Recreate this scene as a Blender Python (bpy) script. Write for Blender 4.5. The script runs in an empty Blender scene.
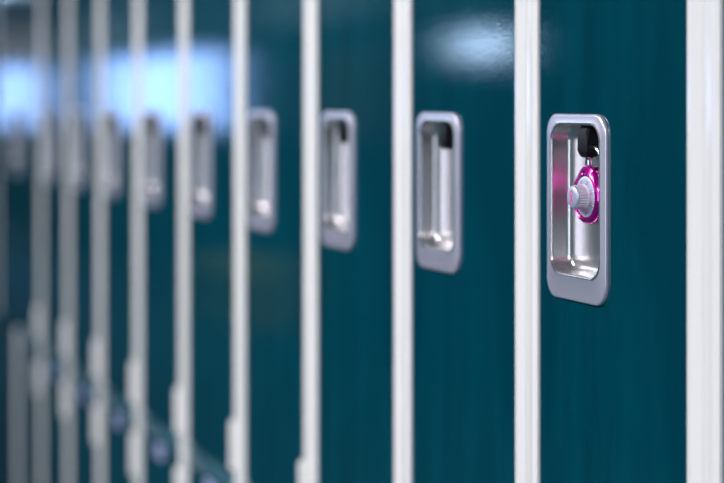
import bpy, bmesh, math, random
from mathutils import Vector, Matrix
random.seed(4)
C = bpy.context.scene
COL = C.collection
PI = math.pi
# ---------------------------------------------------------------- layout (metres)
D = 0.7338            # camera distance from the locker fronts (plane Y = 0)
ZC = 1.555            # camera height
TH = math.radians(21.32)
W = 0.3048            # one locker column (12 inch)
S0 = 1.1452           # distance along the row of the first seam
BREAK = ZC - 0.5415   # line between upper and lower doors
TOP = 1.93
FW = 0.0250           # width of one frame member

# ---------------------------------------------------------------- materials
def mat(name, col, rough=0.5, metal=0.0, spec=0.5, coat=0.0, coat_r=0.05):
    m = bpy.data.materials.new(name); m.use_nodes = True
    b = m.node_tree.nodes['Principled BSDF']
    b.inputs['Base Color'].default_value = (*col, 1)
    b.inputs['Roughness'].default_value = rough
    b.inputs['Metallic'].default_value = metal
    b.inputs['Specular IOR Level'].default_value = spec
    b.inputs['Coat Weight'].default_value = coat
    b.inputs['Coat Roughness'].default_value = coat_r
    return m
def N(m, t): return m.node_tree.nodes.new(t)
def L(m, a, b): m.node_tree.links.new(a, b)
def bump(m, scale, strength, dist=0.001, detail=3, stretch=None):
    tc = N(m, 'ShaderNodeTexCoord'); n = N(m, 'ShaderNodeTexNoise'); b = N(m, 'ShaderNodeBump')
    n.inputs['Scale'].default_value = scale; n.inputs['Detail'].default_value = detail
    b.inputs['Strength'].default_value = strength; b.inputs['Distance'].default_value = dist
    src = tc.outputs['Object']
    if stretch:
        mp = N(m, 'ShaderNodeMapping'); mp.inputs['Scale'].default_value = stretch
        L(m, src, mp.inputs['Vector']); src = mp.outputs['Vector']
    L(m, src, n.inputs['Vector']); L(m, n.outputs['Fac'], b.inputs['Height'])
    L(m, b.outputs['Normal'], m.node_tree.nodes['Principled BSDF'].inputs['Normal'])
    return n
def vary(m, c1, c2, scale, stretch=(1, 1, 1), lo=0.35, hi=0.7, detail=4):
    tc = N(m, 'ShaderNodeTexCoord'); mp = N(m, 'ShaderNodeMapping'); n = N(m, 'ShaderNodeTexNoise'); r = N(m, 'ShaderNodeValToRGB')
    mp.inputs['Scale'].default_value = stretch; n.inputs['Scale'].default_value = scale; n.inputs['Detail'].default_value = detail
    r.color_ramp.elements[0].position = lo; r.color_ramp.elements[0].color = (*c1, 1)
    r.color_ramp.elements[1].position = hi; r.color_ramp.elements[1].color = (*c2, 1)
    L(m, tc.outputs['Object'], mp.inputs['Vector']); L(m, mp.outputs['Vector'], n.inputs['Vector'])
    L(m, n.outputs['Fac'], r.inputs['Fac']); L(m, r.outputs['Color'], m.node_tree.nodes['Principled BSDF'].inputs['Base Color'])

M = {}
M['teal'] = mat('teal_enamel', (0.0, 0.05, 0.078), 0.05, spec=0.5)
vary(M['teal'], (0.0, 0.038, 0.060), (0.0, 0.063, 0.092), 14, (1, 1, 0.22), 0.40, 0.75)
bump(M['teal'], 440, 0.10, 0.0005, 1)
M['cream'] = mat('white_enamel', (0.79, 0.77, 0.77), 0.14)
bump(M['cream'], 300, 0.06, 0.0005, 2)
M['steel'] = mat('satin_steel', (0.62, 0.60, 0.74), 0.34, 0.6)
bump(M['steel'], 700, 0.08, 0.0004, 2, (1, 1, 1))
M['cup'] = mat('bright_steel', (0.66, 0.64, 0.66), 0.25, 0.92)
bump(M['cup'], 500, 0.1, 0.0004, 2, (1, 1, .15))
M['black'] = mat('black_plastic', (0.003, 0.003, 0.006), 0.5, spec=.25)
M['pink'] = mat('magenta_anodised', (0.9, 0.01, 0.47), 0.17, 0.85, coat=.5)
M['silver'] = mat('silver_dial', (0.52, 0.58, 0.75), 0.35, 0.45)
M['knobw'] = mat('pale_lilac_plastic', (0.75, 0.66, 0.78), 0.4)
M['pinkprint'] = mat('pink_print', (0.72, 0.07, 0.36), 0.45)
M['whiteprint'] = mat('white_print', (0.85, 0.85, 0.92), 0.5)
M['greyprint'] = mat('purple_grey_print', (0.16, 0.10, 0.22), 0.5)
M['chrome'] = mat('chrome', (0.80, 0.80, 0.83), 0.12, 1.0)
M['plate'] = mat('lilac_number_plate', (0.42, 0.45, 0.75), 0.3, 0.3)
M['inside'] = mat('cabinet_teal', (0.0, 0.04, 0.06), 0.5)
M['railteal'] = mat('light_teal_enamel', (0.045, 0.12, 0.16), 0.2)
M['wall'] = mat('painted_block', (0.008, 0.085, 0.098), 0.6)
bump(M['wall'], 60, 0.2, 0.002)
M['lightwall'] = mat('pale_grey_bulkhead', (0.75, 0.72, 0.70), 0.7)
M['floor'] = mat('vinyl_floor', (0.02, 0.07, 0.08), 0.85, spec=.2)
vary(M['floor'], (0.018, 0.06, 0.07), (0.025, 0.08, 0.09), 30)
M['ceil'] = mat('ceiling_tile', (0.42, 0.42, 0.42), 0.9)
bump(M['ceil'], 90, 0.3, 0.002)
M['ochre'] = mat('ochre_wood', (0.92, 0.60, 0.03), 0.5)
M['cork'] = mat('cork', (0.22, 0.13, 0.055), 0.8); vary(M['cork'], (0.19, 0.11, 0.04), (0.27, 0.16, 0.07), 120)
M['alu'] = mat('aluminium', (0.55, 0.56, 0.58), 0.4, 1.0)
def emit(name, col, s):
    m = mat(name, (0.02, 0.02, 0.02), 0.1); b = m.node_tree.nodes['Principled BSDF']
    b.inputs['Emission Color'].default_value = (*col, 1); b.inputs['Emission Strength'].default_value = s
    return m
M['sky'] = emit('daylit_glass', (0.30, 0.50, 1.0), 8.2)
M['brightsky'] = emit('bright_daylit_glass', (0.50, 0.70, 1.0), 14.0)
M['lamp'] = emit('lamp_diffuser', (1.0, 0.97, 0.95), 3.0)

# ---------------------------------------------------------------- mesh helpers
def smooth(me, ang=40):
    for p in me.polygons: p.use_smooth = True
    me.set_sharp_from_angle(angle=math.radians(ang))
def mesh(name, bm, m, ang=40, weld=True):
    if weld: bmesh.ops.remove_doubles(bm, verts=bm.verts, dist=1e-6)
    bmesh.ops.recalc_face_normals(bm, faces=bm.faces)
    me = bpy.data.meshes.new(name); bm.to_mesh(me); bm.free()
    for x in (m if isinstance(m, (list, tuple)) else [m]): me.materials.append(M[x])
    if ang: smooth(me, ang)
    return me
def link(name, me, parent=None, loc=(0, 0, 0)):
    o = bpy.data.objects.new(name, me); COL.objects.link(o); o.location = loc
    if parent: o.parent = parent
    return o
def tag(o, label=None, cat=None, group=None, kind=None):
    if label: o['label'] = label
    if cat: o['category'] = cat
    if group: o['group'] = group
    if kind: o['kind'] = kind
    return o
def box(bm, x0, x1, y0, y1, z0, z1, bev=0, seg=2):
    g = bmesh.ops.create_cube(bm, size=1)
    vs = g['verts']
    bmesh.ops.scale(bm, vec=(x1-x0, y1-y0, z1-z0), verts=vs)
    bmesh.ops.translate(bm, vec=((x0+x1)/2, (y0+y1)/2, (z0+z1)/2), verts=vs)
    if bev:
        es = list({e for v in vs for e in v.link_edges})
        bmesh.ops.bevel(bm, geom=es, offset=bev, segments=seg, profile=0.5, affect='EDGES')
def rrect(x0, x1, z0, z1, r, n=8, r2=None):
    """rounded rectangle, 4*(n+1) points; r2 = radius of the right-hand corners"""
    r2 = r if r2 is None else r2
    pts = []
    for cx, cz, a0, rr in ((x1-r2, z1-r2, 0, r2), (x0+r, z1-r, PI/2, r), (x0+r, z0+r, PI, r), (x1-r2, z0+r2, 1.5*PI, r2)):
        for k in range(n+1):
            a = a0+PI/2*k/n
            pts.append((cx+rr*math.cos(a), cz+rr*math.sin(a)))
    return pts
def loft(bm, loops, cap0=False, cap1=False, mats=None):
    """loops: list of (points(x,z), y)"""
    rows = [[bm.verts.new((p[0], y, p[1])) for p in pts] for pts, y in loops]
    for i in range(len(rows)-1):
        a, b = rows[i], rows[i+1]
        for k in range(len(a)):
            j = (k+1) % len(a)
            f = bm.faces.new((a[k], a[j], b[j], b[k]))
            if mats: f.material_index = mats[i]
    if cap0: bm.faces.new(rows[0])
    if cap1:
        f = bm.faces.new(rows[-1])
        if mats: f.material_index = mats[-1]
def lathe(bm, prof, n=64, flute=None):
    """profile of (r, y) around the Y axis"""
    rows = []
    for r, y in prof:
        row = []
        for k in range(n):
            a = 2*PI*k/n
            rr = r
            if flute and flute[0] <= y <= flute[1] : rr = r*(1+flute[2]*math.cos(a*flute[3]))
            row.append(bm.verts.new((rr*math.cos(a), y, rr*math.sin(a))))
        rows.append(row)
    for i in range(len(rows)-1):
        for k in range(n):
            j = (k+1) % n
            bm.faces.new((rows[i][k], rows[i][j], rows[i+1][j], rows[i+1][k]))
    bm.faces.new(rows[0]); bm.faces.new(rows[-1])
def tube(bm, pts, r, n=14, closed=False):
    rows = []
    P = [Vector(p) for p in pts]
    for i, p in enumerate(P):
        if closed: t = P[(i+1) % len(P)]-P[i-1]
        else: t = P[min(i+1, len(P)-1)]-P[max(i-1, 0)]
        t.normalize()
        u = Vector((0, 1, 0)); u = (u-t*u.dot(t)).normalized(); v = t.cross(u)
        rows.append([bm.verts.new(p+u*(r*math.cos(2*PI*k/n))+v*(r*math.sin(2*PI*k/n))) for k in range(n)])
    m = len(rows)
    for i in range(m if closed else m-1):
        for k in range(n):
            bm.faces.new((rows[i][k], rows[i][(k+1) % n], rows[(i+1) % m][(k+1) % n], rows[(i+1) % m][k]))
    if not closed: bm.faces.new(rows[0]); bm.faces.new(rows[-1])
def prism(bm, prof, z0, z1):
    """profile (x, y) extruded up"""
    a = [bm.verts.new((x, y, z0)) for x, y in prof]; b = [bm.verts.new((x, y, z1)) for x, y in prof]
    for k in range(len(a)):
        j = (k+1) % len(a); bm.faces.new((a[k], a[j], b[j], b[k]))
    bm.faces.new(a); bm.faces.new(b)
def arc(cx, cy, r, a0, a1, n=5):
    return [(cx+r*math.cos(a0+(a1-a0)*k/n), cy+r*math.sin(a0+(a1-a0)*k/n)) for k in range(n+1)]

# ---------------------------------------------------------------- locker meshes
# frame member: rolled steel channel, front at Y = -0.003
def post_mesh(side, z0, z1):
    w = FW; f = -0.0018
    # side 0: member at the column's left edge (door to its right); side 1: mirrored
    pr = []
    pr += [(0.0004, 0.03)]
    pr += arc(0.0004+0.0022, f+0.0022, 0.0022, PI, 1.5*PI)            # big roll towards the seam
    pr += [(0.0135, f)] + [(0.0150, f-0.0008), (0.0165, f-0.0008)] + [(0.0180, f)]   # pressed rib
    pr += arc(w-0.0012-0.002, f+0.002, 0.002, 1.5*PI, 2*PI)
    pr += [(w-0.0012, 0.03)]
    if side: pr = [(W-x, y) for x, y in pr][::-1]
    bm = bmesh.new(); prism(bm, pr, z0, z1)
    return mesh('frame_post', bm, 'cream', 35)

HX0, HX1, HZ0, HZ1 = 0.0455, 0.1545, ZC-0.1752, ZC-0.0080           # handle plate outline
OX0, OX1, OZ0, OZ1 = 0.0558, 0.1435, ZC-0.1512, ZC-0.0180           # cup opening
DX0, DX1 = FW+0.0006, W-FW-0.0008                                   # door edges

def door_mesh(z0, z1, x0=DX0, x1=DX1, hole=True, dx=0.0):
    bm = bmesh.new()
    R = lambda i, r: rrect(x0+i, x1-i, z0+i, z1-i, r)
    if hole:
        h = rrect(OX0-0.004+dx, OX1+0.004+dx, OZ0-0.004, OZ1+0.004, 0.014)
        loft(bm, [(h, 0.02), (R(0, .0015), 0.02), (R(0, .0015), 0.0012), (R(.0004, .0013), 0.0003), (R(.0014, .001), 0.0), (h, 0.0), (h, 0.02)])
    else:
        loft(bm, [(R(0, .0015), 0.02), (R(0, .0015), 0.0012), (R(.0004, .0013), 0.0003), (R(.0014, .001), 0.0)], True, True)
    return mesh('door', bm, 'teal', None)

def handle_mesh():
    bm = bmesh.new()
    O = lambda i, y: (rrect(HX0+i, HX1-i, HZ0+i, HZ1-i, 0.017-i*.8, 8, 0.019-i*.8), y)
    I = lambda i, y, r: (rrect(OX0+i, OX1-i, OZ0+i, OZ1-i, r), y)
    loops = [O(0, 0.0006), O(0, -0.0016), O(0.0004, -0.0026), O(0.0012, -0.0032), O(0.0024, -0.0035),
             I(-0.0026, -0.0035, 0.0170), I(-0.0016, -0.0042, 0.0163), I(-0.0004, -0.0038, 0.0157), I(0.0002, -0.0024, 0.0151), I(0.0006, 0.0, 0.0148),
             I(0.0012, 0.0100, 0.0142), I(0.0022, 0.0132, 0.0132), I(0.0044, 0.0149, 0.0110), I(0.0070, 0.0154, 0.0080), I(0.0090, 0.0155, 0.0066), I(0.02, 0.0156, 0.003)]
    mats = [0]*5 + [1]*11
    loft(bm, loops, False, True, mats)
    return mesh('recessed_handle', bm, ['steel', 'cup'], 50)

def lever_mesh():
    # black coated latch lever hanging from the top of the cup, rounded tip
    bm = bmesh.new()
    zt = OZ1+0.0005; zb = ZC-0.0468
    x0, x1 = 0.1008, 0.1185
    prof = []   # in (y, z)
    y0, y1 = -0.0012, 0.0150
    prof = [(y1, zt), (y0+0.004, zt), (y0, zt-0.005), (y0, zb+0.008)]
    prof += [(y0+0.006+0.006*math.cos(a), zb+0.006+0.006*math.sin(a)) for a in [PI+PI/2*k/6 for k in range(7)]]
    prof += [(y1-0.004, zb+0.002), (y1, zb+0.010)]
    a = [bm.verts.new((x0, p[0], p[1])) for p in prof]; b = [bm.verts.new((x1, p[0], p[1])) for p in prof]
    for k in range(len(a)):
        j = (k+1) % len(a); bm.faces.new((a[k], a[j], b[j], b[k]))
    fa, fb = bm.faces.new(a), bm.faces.new(b)
    bmesh.ops.bevel(bm, geom=list(fa.edges)+list(fb.edges), offset=0.0016, segments=3, affect='EDGES')
    return mesh('latch_lever', bm, 'black', 40)

def hinge_mesh(za, zb, x=DX1+0.0002):
    bm = bmesh.new()
    r = 0.0048; n = 5
    for k in range(n):      # knuckles
        h = (zb-za)/n
        c = bmesh.ops.create_cone(bm, cap_ends=True, segments=20, radius1=r, radius2=r, depth=h-0.0006)['verts']
        bmesh.ops.translate(bm, vec=(x, -0.0035, za+h*(k+.5)), verts=c)
    c = bmesh.ops.create_cone(bm, cap_ends=True, segments=16, radius1=r*.6, radius2=r*.6, depth=zb-za+0.004)['verts']
    bmesh.ops.translate(bm, vec=(x, -0.0035, (za+zb)/2), verts=c)
    return mesh('hinge', bm, 'cream', 40, False)

def body_mesh(w=W):
    bm = bmesh.new(); t = 0.0012
    z0, z1 = 0.09, TOP
    box(bm, 0.0005, w-0.0005, 0.38, 0.382, z0, z1)
    box(bm, 0.0005, 0.0020, 0.031, 0.38, z0, z1); box(bm, w-0.0020, w-0.0005, 0.031, 0.38, z0, z1)
    box(bm, 0.0021, w-0.0021, 0.031, 0.38, TOP-0.0015, TOP); box(bm, 0.0021, w-0.0021, 0.031, 0.38, z0, z0+0.0015)
    box(bm, 0.0021, w-0.0021, 0.031, 0.38, BREAK-0.001, BREAK+0.001)
    return mesh('cabinet_body', bm, 'inside', None, False)
def rail_mesh(z0, z1, x0=FW, x1=W-FW, y0=0.0205, m='cream'):
    bm = bmesh.new(); box(bm, x0, x1, y0, 0.0305, z0, z1, 0.001)
    return mesh('cross_rail', bm, m, 35)
def plate_mesh():
    bm = bmesh.new(); z = ZC-0.587
    a = lambda i: rrect(W/2-0.028+i, W/2+0.028-i, z-0.013+i, z+0.013-i, 0.006)
    loft(bm, [(a(0), 0.0), (a(0), -0.0010), (a(.0008), -0.0018), (a(.003), -0.0018), (a(.0036), -0.0012)], True, True)
    return mesh('number_plate', bm, 'plate', 40)

def emboss_mesh():
    # two faint rows of raised strokes stamped under the cup opening
    bm = bmesh.new(); xc = (HX0+HX1)/2; y = -0.0035
    for i, (dx, w, h) in enumerate([(-.021, .0016, .007), (-.014, .006, .0014), (-.0135, .0016, .007), (-.004, .0016, .007), (-.0005, .005, .0014), (.003, .0016, .007), (.011, .0016, .007), (.0145, .006, .0014), (.020, .0016, .007)]):
        box(bm, xc+dx-w/2, xc+dx+w/2, y-.0011, y+.0003, HZ0+.0155-h/2, HZ0+.0155+h/2)
    for dx in (-.012, -.006, 0, .006, .012): box(bm, xc+dx-.002, xc+dx+.002, y-.0009, y+.0003, HZ0+.0065, HZ0+.0085)
    return mesh('embossed_mark', bm, 'steel', None, False)
me_emb = emboss_mesh()
ZB = 0.09
me_post = [post_mesh(0, ZB, TOP), post_mesh(1, ZB, TOP)]
me_door_u = door_mesh(BREAK+0.0026, TOP-0.03)
me_door_l = door_mesh(ZB+0.03, BREAK-0.0315, hole=False)
me_handle = handle_mesh(); me_lever = lever_mesh()
me_hu = hinge_mesh(ZC-0.530, ZC-0.461); me_hl = hinge_mesh(ZC-0.660, ZC-0.589)
me_ht = hinge_mesh(TOP-0.13, TOP-0.06)
me_body = body_mesh(); me_plate = plate_mesh()
me_rt = rail_mesh(TOP-0.03, TOP, y0=-0.002); me_rm = rail_mesh(BREAK-0.030, BREAK-0.0022, y0=-0.0010, m='railteal'); me_rb = rail_mesh(ZB, ZB+0.03, y0=-0.002)
def plinth_mesh(w=W):
    bm = bmesh.new(); box(bm, 0.0003, w-0.0003, 0.03, 0.38, 0.0, ZB-0.0002); return mesh('plinth', bm, 'inside', None)
me_pl = plinth_mesh()

def seam_x(n): return -(S0+W*n)      # world X of seam n
def locker(n, label):
    e = bpy.data.objects.new('locker', None); COL.objects.link(e); e.location = (seam_x(n+1), 0, 0)
    e.empty_display_size = .1
    tag(e, label, 'locker', 'lockers in the long row')
    link('cabinet_body', me_body, e); link('plinth', me_pl, e)
    link('frame_post', me_post[0], e); link('frame_post', me_post[1], e)
    link('cross_rail', me_rt, e); link('cross_rail', me_rm, e); link('cross_rail', me_rb, e)
    d = link('door', me_door_u, e)
    link('recessed_handle', me_handle, d)['label'] = 'satin steel recessed handle plate with rounded corners'
    if n != 0: link('embossed_mark', me_emb, d)
    link('latch_lever', me_lever, d)['label'] = 'black latch lever'
    link('hinge', me_hu, d)['label'] = 'off-white hinge knuckles'; link('hinge', me_ht, d)
    d2 = link('door', me_door_l, e)
    link('number_plate', me_plate, d2)['label'] = 'small bluish number plate'
    link('hinge', me_hl, d2)
    return e
LABELS = {
 -1: 'locker at the right edge of the photo, only its off-white frame post showing',
 0: 'sharp teal locker with the pink dial padlock in its handle, off-white frame',
 1: 'teal locker directly left of the padlocked one, white glare at its upper right',
 2: 'teal locker second to the left of the padlocked one, narrow steel handle, no glare',
 3: 'blurred teal locker third to the left of the padlocked one, olive reflections',
 4: 'fourth locker to the left of the padlocked one, blurred, blue glare starting at its frame',
 5: 'fifth locker to the left of the padlocked one, blurred, amid the blue glare',
 6: 'sixth locker to the left of the padlocked one, very blurred, wider blue glare ending',
 7: 'seventh locker to the left of the padlocked one, very blurred, between two blue glares',
 8: 'very blurred teal sliver of locker eighth to the left, just before the wide one',
}
for n in sorted(LABELS): locker(n, LABELS[n])

# the last visible unit is a wide one: upper door two columns wide, lower part split by a post one column in
e = bpy.data.objects.new('wide_locker', None); COL.objects.link(e); e.location = (seam_x(11), 0, 0)
tag(e, 'widest and farthest teal locker at the left edge, upper door double width', 'locker')
def shifted(me, dx):
    m2 = me.copy(); m2.transform(Matrix.Translation((dx, 0, 0))); return m2
link('cabinet_body', body_mesh(2*W), e); link('plinth', plinth_mesh(2*W), e)
link('frame_post', post_mesh(0, BREAK, TOP), e); link('frame_post', shifted(me_post[1], W), e)
bm = bmesh.new(); box(bm, W-FW, W+FW, -0.003, 0.03, ZB, BREAK-0.002, 0.003, 3)
link('frame_post', mesh('frame_post', bm, 'cream', 35), e)
link('cross_rail', rail_mesh(TOP-0.03, TOP, FW, 2*W-FW, -0.002), e)
link('cross_rail', rail_mesh(BREAK-0.030, BREAK-0.0022, W+FW, 2*W-FW, -0.0010, 'railteal'), e); link('cross_rail', rail_mesh(ZB, ZB+0.03, 0.001, 2*W-FW, -0.002), e)
hd = 0.200
d = link('door', door_mesh(BREAK+0.0026, TOP-0.03, DX0, W+DX1, True, hd), e)
link('recessed_handle', me_handle, d, (hd, 0, 0)); link('latch_lever', me_lever, d, (hd, 0, 0))
link('hinge', me_hu, d, (W, 0, 0))
d = link('door', door_mesh(ZB+0.03, BREAK-0.0315, W+FW+.001, W+DX1, False), e); link('hinge', me_hl, d, (W, 0, 0))
link('door', door_mesh(ZB+0.03, BREAK-0.0315, 0.001, W-FW-.001, False), e)

# ---------------------------------------------------------------- padlock
PX = seam_x(1)+0.1200; PZ = ZC-0.0808
lock = bpy.data.objects.new('padlock', None); COL.objects.link(lock); lock.location = (PX, 0, PZ)
tag(lock, 'round magenta dial padlock with white combination knob hanging in the sharp steel handle', 'padlock')
bm = bmesh.new()
lathe(bm, [(0.0205, 0.0135), (0.0222, 0.0130), (0.0232, 0.0112), (0.0236, 0.008), (0.0236, 0.001), (0.0240, 0.0002), (0.0241, -0.0012),
           (0.0236, -0.0024), (0.0225, -0.0042), (0.0210, -0.0052), (0.0199, -0.0055), (0.0192, -0.0051), (0.0189, -0.0040), (0.0187, -0.0018), (0.0180, -0.0016)], 96)
for v in bm.verts:      # shoulders that carry the shackle
    if v.co.z > 0.012 and v.co.y > -0.0030:
        r = math.hypot(v.co.x, v.co.z)
        if r > 0.0202:
            k = max(0, (v.co.z-0.012)/0.012)
            v.co.z += 0.0036*k*(1-min(1, (abs(v.co.x)/0.0215)**6))
body = link('case', mesh('case', bm, 'pink', 35), lock); body['label'] = 'shiny magenta metal case'
bm = bmesh.new()
bmesh.ops.create_cone(bm, cap_ends=True, segments=3, radius1=0.0011, radius2=0.0011, depth=0.0004, matrix=Matrix.Translation((0, -0.0056, 0.0208)) @ Matrix.Rotation(PI/2, 4, 'X') @ Matrix.Rotation(PI/2, 4, 'Z'))
link('index_mark', mesh('index_mark', bm, 'black', None), body)
bm = bmesh.new()
lathe(bm, [(0.0183, -0.0014), (0.0183, -0.0030), (0.0180, -0.0036), (0.0150, -0.0048), (0.0110, -0.0052), (0.0090, -0.0052)], 80)
dial = link('dial', mesh('dial', bm, 'silver', 35), lock); dial['label'] = 'pale silver combination dial'
# tick marks and numerals printed on the sloping dial
def dial_y(r):  # surface height at radius r
    if r > 0.0150: return -0.0036-(0.0180-r)/0.003*0.0012
    return -0.0048-(0.0150-r)/0.004*0.0004
bm = bmesh.new()
for k in range(40):
    a = 2*PI*k/40+0.35
    big = k % 5 == 0
    r0, r1 = (0.0154 if big else 0.0162), 0.0179
    hw = 0.00040 if big else 0.00030
    t = Vector((-math.sin(a), 0, math.cos(a))); u = Vector((math.cos(a), 0, math.sin(a)))
    q = []
    for dy in (0.0001, -0.00012):
        for r, s in ((r0, -1), (r0, 1), (r1, 1), (r1, -1)):
            q.append(bm.verts.new(u*r+t*(s*hw)+Vector((0, dial_y(r)+dy, 0))))
    bm.faces.new(q[4:])
    for k2 in range(4): bm.faces.new((q[k2], q[(k2+1) % 4], q[4+(k2+1) % 4], q[4+k2]))
link('tick_marks', mesh('tick_marks', bm, 'whiteprint', None, False), dial)
bm = bmesh.new()
for i in range(8):
    a = PI/2-(2*PI*i/8)-0.0+0.35
    cu = bpy.data.curves.new('n', 'FONT'); cu.body = str(i*5); cu.size = 0.0050; cu.align_x = 'CENTER'; cu.align_y = 'CENTER'; cu.extrude = 0.00005; cu.offset = 0.00006
    to = bpy.data.objects.new('n', cu); COL.objects.link(to)
    bpy.context.view_layer.update()
    tm = bpy.data.meshes.new_from_object(to)
    r = 0.0132
    mm = Matrix.Translation((r*math.cos(a), dial_y(r)-0.00012, r*math.sin(a))) @ Matrix.Rotation(-(a-PI/2), 4, 'Y') @ Matrix.Rotation(PI/2, 4, 'X')
    tm.transform(mm); bm.from_mesh(tm)
    bpy.data.objects.remove(to); bpy.data.meshes.remove(tm); bpy.data.curves.remove(cu)
link('numerals', mesh('numerals', bm, 'pinkprint', None, False), dial)
# knob
bm = bmesh.new()
lathe(bm, [(0.0108, -0.0050), (0.0112, -0.0056), (0.0108, -0.0062), (0.0101, -0.0064), (0.0101, -0.0066), (0.0101, -0.0142), (0.0098, -0.0144)], 240, (-0.0143, -0.0063, 0.045, 26))
knob = link('knob', mesh('knob', bm, 'knobw', 35), lock); knob['label'] = 'white ribbed turning knob'
bm = bmesh.new()
lathe(bm, [(0.0096, -0.0141), (0.0101, -0.0145), (0.0102, -0.0152), (0.0099, -0.0160), (0.0090, -0.0168), (0.0060, -0.0175), (0.0020, -0.0177)], 64)
cap = link('knob_cap', mesh('knob_cap', bm, 'silver', 35), knob)
# looped awareness ribbon printed on the cap, a flat band crossing itself
bm = bmesh.new()
path = []
for k in range(33):
    t = -1+2*k/32
    x = 0.0030*math.sin(t*PI*0.80)*1.0 if abs(t) < 0.62 else None
    a = t*PI*0.86
    path.append((0.0021*math.sin(a*1.0)*(1.0 if abs(t) < .7 else 1), 0.0034*math.cos(a)))
loop = [(-0.0030, -0.0062), (-0.0012, -0.0028), (0.0006, 0.0002), (0.0018, 0.0026), (0.0017, 0.0046), (0.0, 0.0057), (-0.0017, 0.0046), (-0.0018, 0.0026), (-0.0006, 0.0002), (0.0012, -0.0028), (0.0030, -0.0062)]
def cap_y(x, z): 
    r = math.hypot(x, z); return -0.0177+0.0000 if r < .002 else (-0.0177+(r-.002)/.004*.0002 if r < .006 else -0.0175+(r-.006)/.003*.0005)
for i in range(len(loop)-1):
    p, q = Vector(loop[i]), Vector(loop[i+1]); n = Vector((-(q-p).y, (q-p).x)).normalized()*0.00075
    e0 = (q-p).normalized()*0.0003
    vs = [bm.verts.new((v.x, cap_y(v.x, v.y)-0.00012-0.00001*i, v.y)) for v in (p-e0+n, q+e0+n, q+e0-n, p-e0-n)]
    vb = [bm.verts.new((v.co.x, v.co.y+0.00018, v.co.z)) for v in vs]
    bm.faces.new(vs)
    for k in range(4): bm.faces.new((vs[k], vb[k], vb[(k+1) % 4], vs[(k+1) % 4]))
link('ribbon_mark', mesh('ribbon_mark', bm, 'pinkprint', None, False), knob)['label'] = 'looped pink ribbon printed on the knob'
# shackle
bm = bmesh.new()
hw = 0.0118; top = 0.0430; zc = top-hw
pts = [(-hw, 0.0062, 0.0205), (-hw, 0.0062, zc)]+[(hw*math.cos(PI-PI*k/14), 0.0062, zc+hw*math.sin(PI-PI*k/14)) for k in range(1, 14)]+[(hw, 0.0062, zc), (hw, 0.0062, 0.0205)]
tube(bm, pts, 0.0033, 16)
link('shackle', mesh('shackle', bm, 'chrome', 50), lock)['label'] = 'polished steel shackle'

# ---------------------------------------------------------------- the corridor
XA, XB = -27.0, 3.0; YW = -3.2; H = 2.75
def slab(name, x0, x1, y0, y1, z0, z1, m):
    bm = bmesh.new(); box(bm, x0, x1, y0, y1, z0, z1)
    return tag(link(name, mesh(name, bm, m, None)), kind='structure')
slab('floor', XA-.2, XB+.2, YW-.2, 0.6, -0.1, 0, 'floor')
slab('ceiling', XA-.2, XB+.2, YW-.2, 0.6, H, H+.1, 'ceil')
slab('wall_back', XA-.2, XB+.2, 0.40, 0.6, 0, H, 'wall')
slab('wall_left', XA-.2, XA, YW, 0.40, 0, H, 'wall')
slab('wall_right', XB, XB+.2, YW, 0.40, 0, H, 'wall')
# opposite wall with window openings
wins = [(-17.6, -13.1, 1.33, 2.04), (-24.8, -21.4, 1.24, 2.10), (-8.75, -8.0, 1.78, 1.98)]
bm = bmesh.new(); cur = XA-.2
for x0, x1, z0, z1 in sorted(wins):
    box(bm, cur, x0, YW-.2, YW, 0, H); box(bm, x0, x1, YW-.2, YW, 0, z0); box(bm, x0, x1, YW-.2, YW, z1, H); cur = x1
box(bm, cur, XB+.2, YW-.2, YW, 0, H)
tag(link('wall_front', mesh('wall_front', bm, 'wall', None, False)), kind='structure')
for i, (x0, x1, z0, z1) in enumerate(wins):
    bm = bmesh.new(); box(bm, x0, x1, YW-.12, YW-.11, z0, z1)
    o = tag(link('window_%d' % (i+1), mesh('window', bm, 'sky' if i < 2 else 'brightsky', None)), kind='structure')
    bm = bmesh.new(); t = .03
    box(bm, x0, x1, YW-.10, YW-.05, z0, z0+t); box(bm, x0, x1, YW-.10, YW-.05, z1-t, z1)
    k = max(1, round((x1-x0)/1.6))
    for j in range(k+1):
        xx = x0+t/2+(x1-x0-t)*j/k; box(bm, xx-t/2, xx+t/2, YW-.10, YW-.05, z0+t, z1-t)
    link('window_frame', mesh('window_frame', bm, 'alu', None, False), o)
bm = bmesh.new(); box(bm, XA, XB, YW, YW+.04, 2.12, H); tag(link('trim_1', mesh('trim', bm, 'lightwall', None)), kind='structure')
bm = bmesh.new(); box(bm, XA, XB, YW, YW+.015, 0, .1); tag(link('baseboard_front', mesh('baseboard', bm, 'inside', None)), kind='structure')
# made-up bench and cork board, added so the doors mirror olive and brown
b = bpy.data.objects.new('reflection_bench', None); COL.objects.link(b); b.location = (-11.7, YW+.25, 0)
tag(b, 'ochre wooden bench added opposite the lockers to tint door reflections', 'bench')
bm = bmesh.new(); box(bm, -.6, .6, -.2, .2, .38, .43, .01); link('seat', mesh('seat', bm, 'ochre'), b)
bm = bmesh.new(); box(bm, -.6, .6, -.2, -.17, .06, .38, .005); link('back_panel', mesh('back_panel', bm, 'ochre'), b)
for sx in (-.52, .52):
    bm = bmesh.new(); box(bm, sx-.03, sx+.03, -.16, .17, 0, .38, .005); link('leg', mesh('leg', bm, 'ochre'), b)
nb = bpy.data.objects.new('reflection_board', None); COL.objects.link(nb); nb.location = (-10.2, YW, 1.65)
tag(nb, 'brown cork board added opposite the lockers to tint door reflections', 'notice board')
bm = bmesh.new(); box(bm, -.7, .7, .001, .02, -.3, .25); link('cork_panel', mesh('cork_panel', bm, 'cork', None), nb)
bm = bmesh.new()
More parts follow.
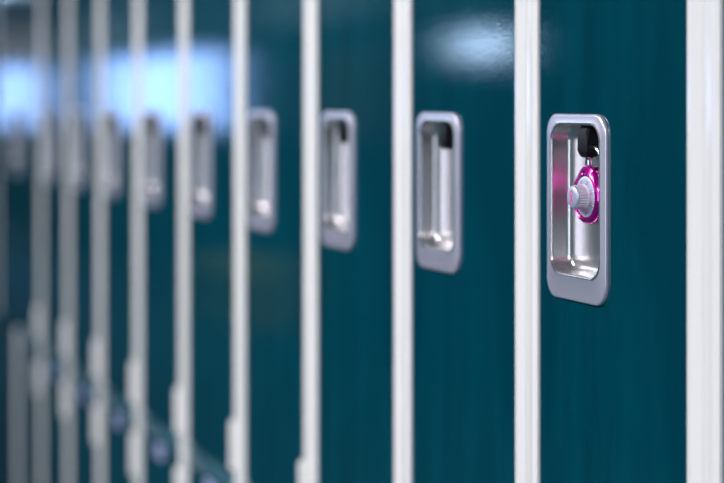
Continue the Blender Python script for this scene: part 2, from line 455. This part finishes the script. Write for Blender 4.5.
for q in ((-.73, .73, .25, .28), (-.73, .73, -.33, -.3), (-.73, -.7, -.3, .25), (.7, .73, -.3, .25)): box(bm, q[0], q[1], .001, .03, q[2], q[3])
link('frame', mesh('frame', bm, 'alu', None, False), nb)

# ceiling lamps: fixtures with real area lights just under them
def ceiling_lamp(x, y, power, col, sx=1.2, sy=0.6):
    e = bpy.data.objects.new('ceiling_light', None); COL.objects.link(e); e.location = (x, y, H)
    tag(e, 'rectangular white ceiling light panel above the corridor', 'light', 'ceiling lights along the corridor')
    bm = bmesh.new(); box(bm, -sx/2, sx/2, -sy/2, sy/2, -.04, -.0005, .005); link('housing', mesh('housing', bm, 'cream'), e)
    bm = bmesh.new(); box(bm, -sx/2+.03, sx/2-.03, -sy/2+.03, sy/2-.03, -.046, -.0402); link('diffuser', mesh('diffuser', bm, 'lamp', None), e)
    l = bpy.data.lights.new('ceiling_lamp', 'AREA'); l.shape = 'RECTANGLE'; l.size = sx-.08; l.size_y = sy-.08; l.energy = power
    l.color = col
    o = bpy.data.objects.new('ceiling_lamp', l); COL.objects.link(o); o.location = (x, y, H-.05)
warm, cool = (0.985, 0.97, 1.0), (0.42, 0.72, 1.0)
for x, p, c in ((0.6, 70, warm), (-2.3, 96, warm), (-5.6, 24, cool), (-11, 30, cool), (-17, 34, cool), (-22.5, 60, (0.9, 0.92, 1.0))):  # farthest panel is added to brighten the bulkhead mirrored in the far doors
    ceiling_lamp(x, -1.75, p, c)
# added area fill before the opposite wall, facing the lockers; no window there
l = bpy.data.lights.new('front_fill', 'AREA'); l.shape = 'RECTANGLE'; l.size = 2.2; l.size_y = 1.8; l.energy = 48; l.color = (0.86, 0.88, 1.0)
o = bpy.data.objects.new('front_fill', l); COL.objects.link(o); o.location = (0.9, YW+.05, 1.5); o.rotation_euler = (math.radians(90), 0, math.radians(15))

w = bpy.data.worlds.new('world'); C.world = w; w.use_nodes = True
w.node_tree.nodes['Background'].inputs[0].default_value = (.5, .6, .8, 1); w.node_tree.nodes['Background'].inputs[1].default_value = .3

# ---------------------------------------------------------------- camera
cam = bpy.data.cameras.new('camera'); co = bpy.data.objects.new('camera', cam); COL.objects.link(co)
co.location = (0, -D, ZC)
co.rotation_euler = (PI/2, 0, PI/2-TH)
cam.sensor_width = 36; cam.sensor_fit = 'HORIZONTAL'; cam.lens = 1709/724*36
cam.shift_y = -136.5/724
cam.clip_start = 0.05; cam.clip_end = 100
cam.dof.use_dof = True; cam.dof.focus_distance = 1.485; cam.dof.aperture_fstop = 2.8
C.camera = co
C.view_settings.view_transform = 'Standard'; C.view_settings.look = 'None'; C.view_settings.exposure = 0; C.view_settings.gamma = 1
C.view_settings.use_curve_mapping = False
C.cycles.use_denoising = True
C.cycles.max_bounces = 8; C.cycles.caustics_reflective = False; C.cycles.caustics_refractive = False
C.cycles.sample_clamp_indirect = 6
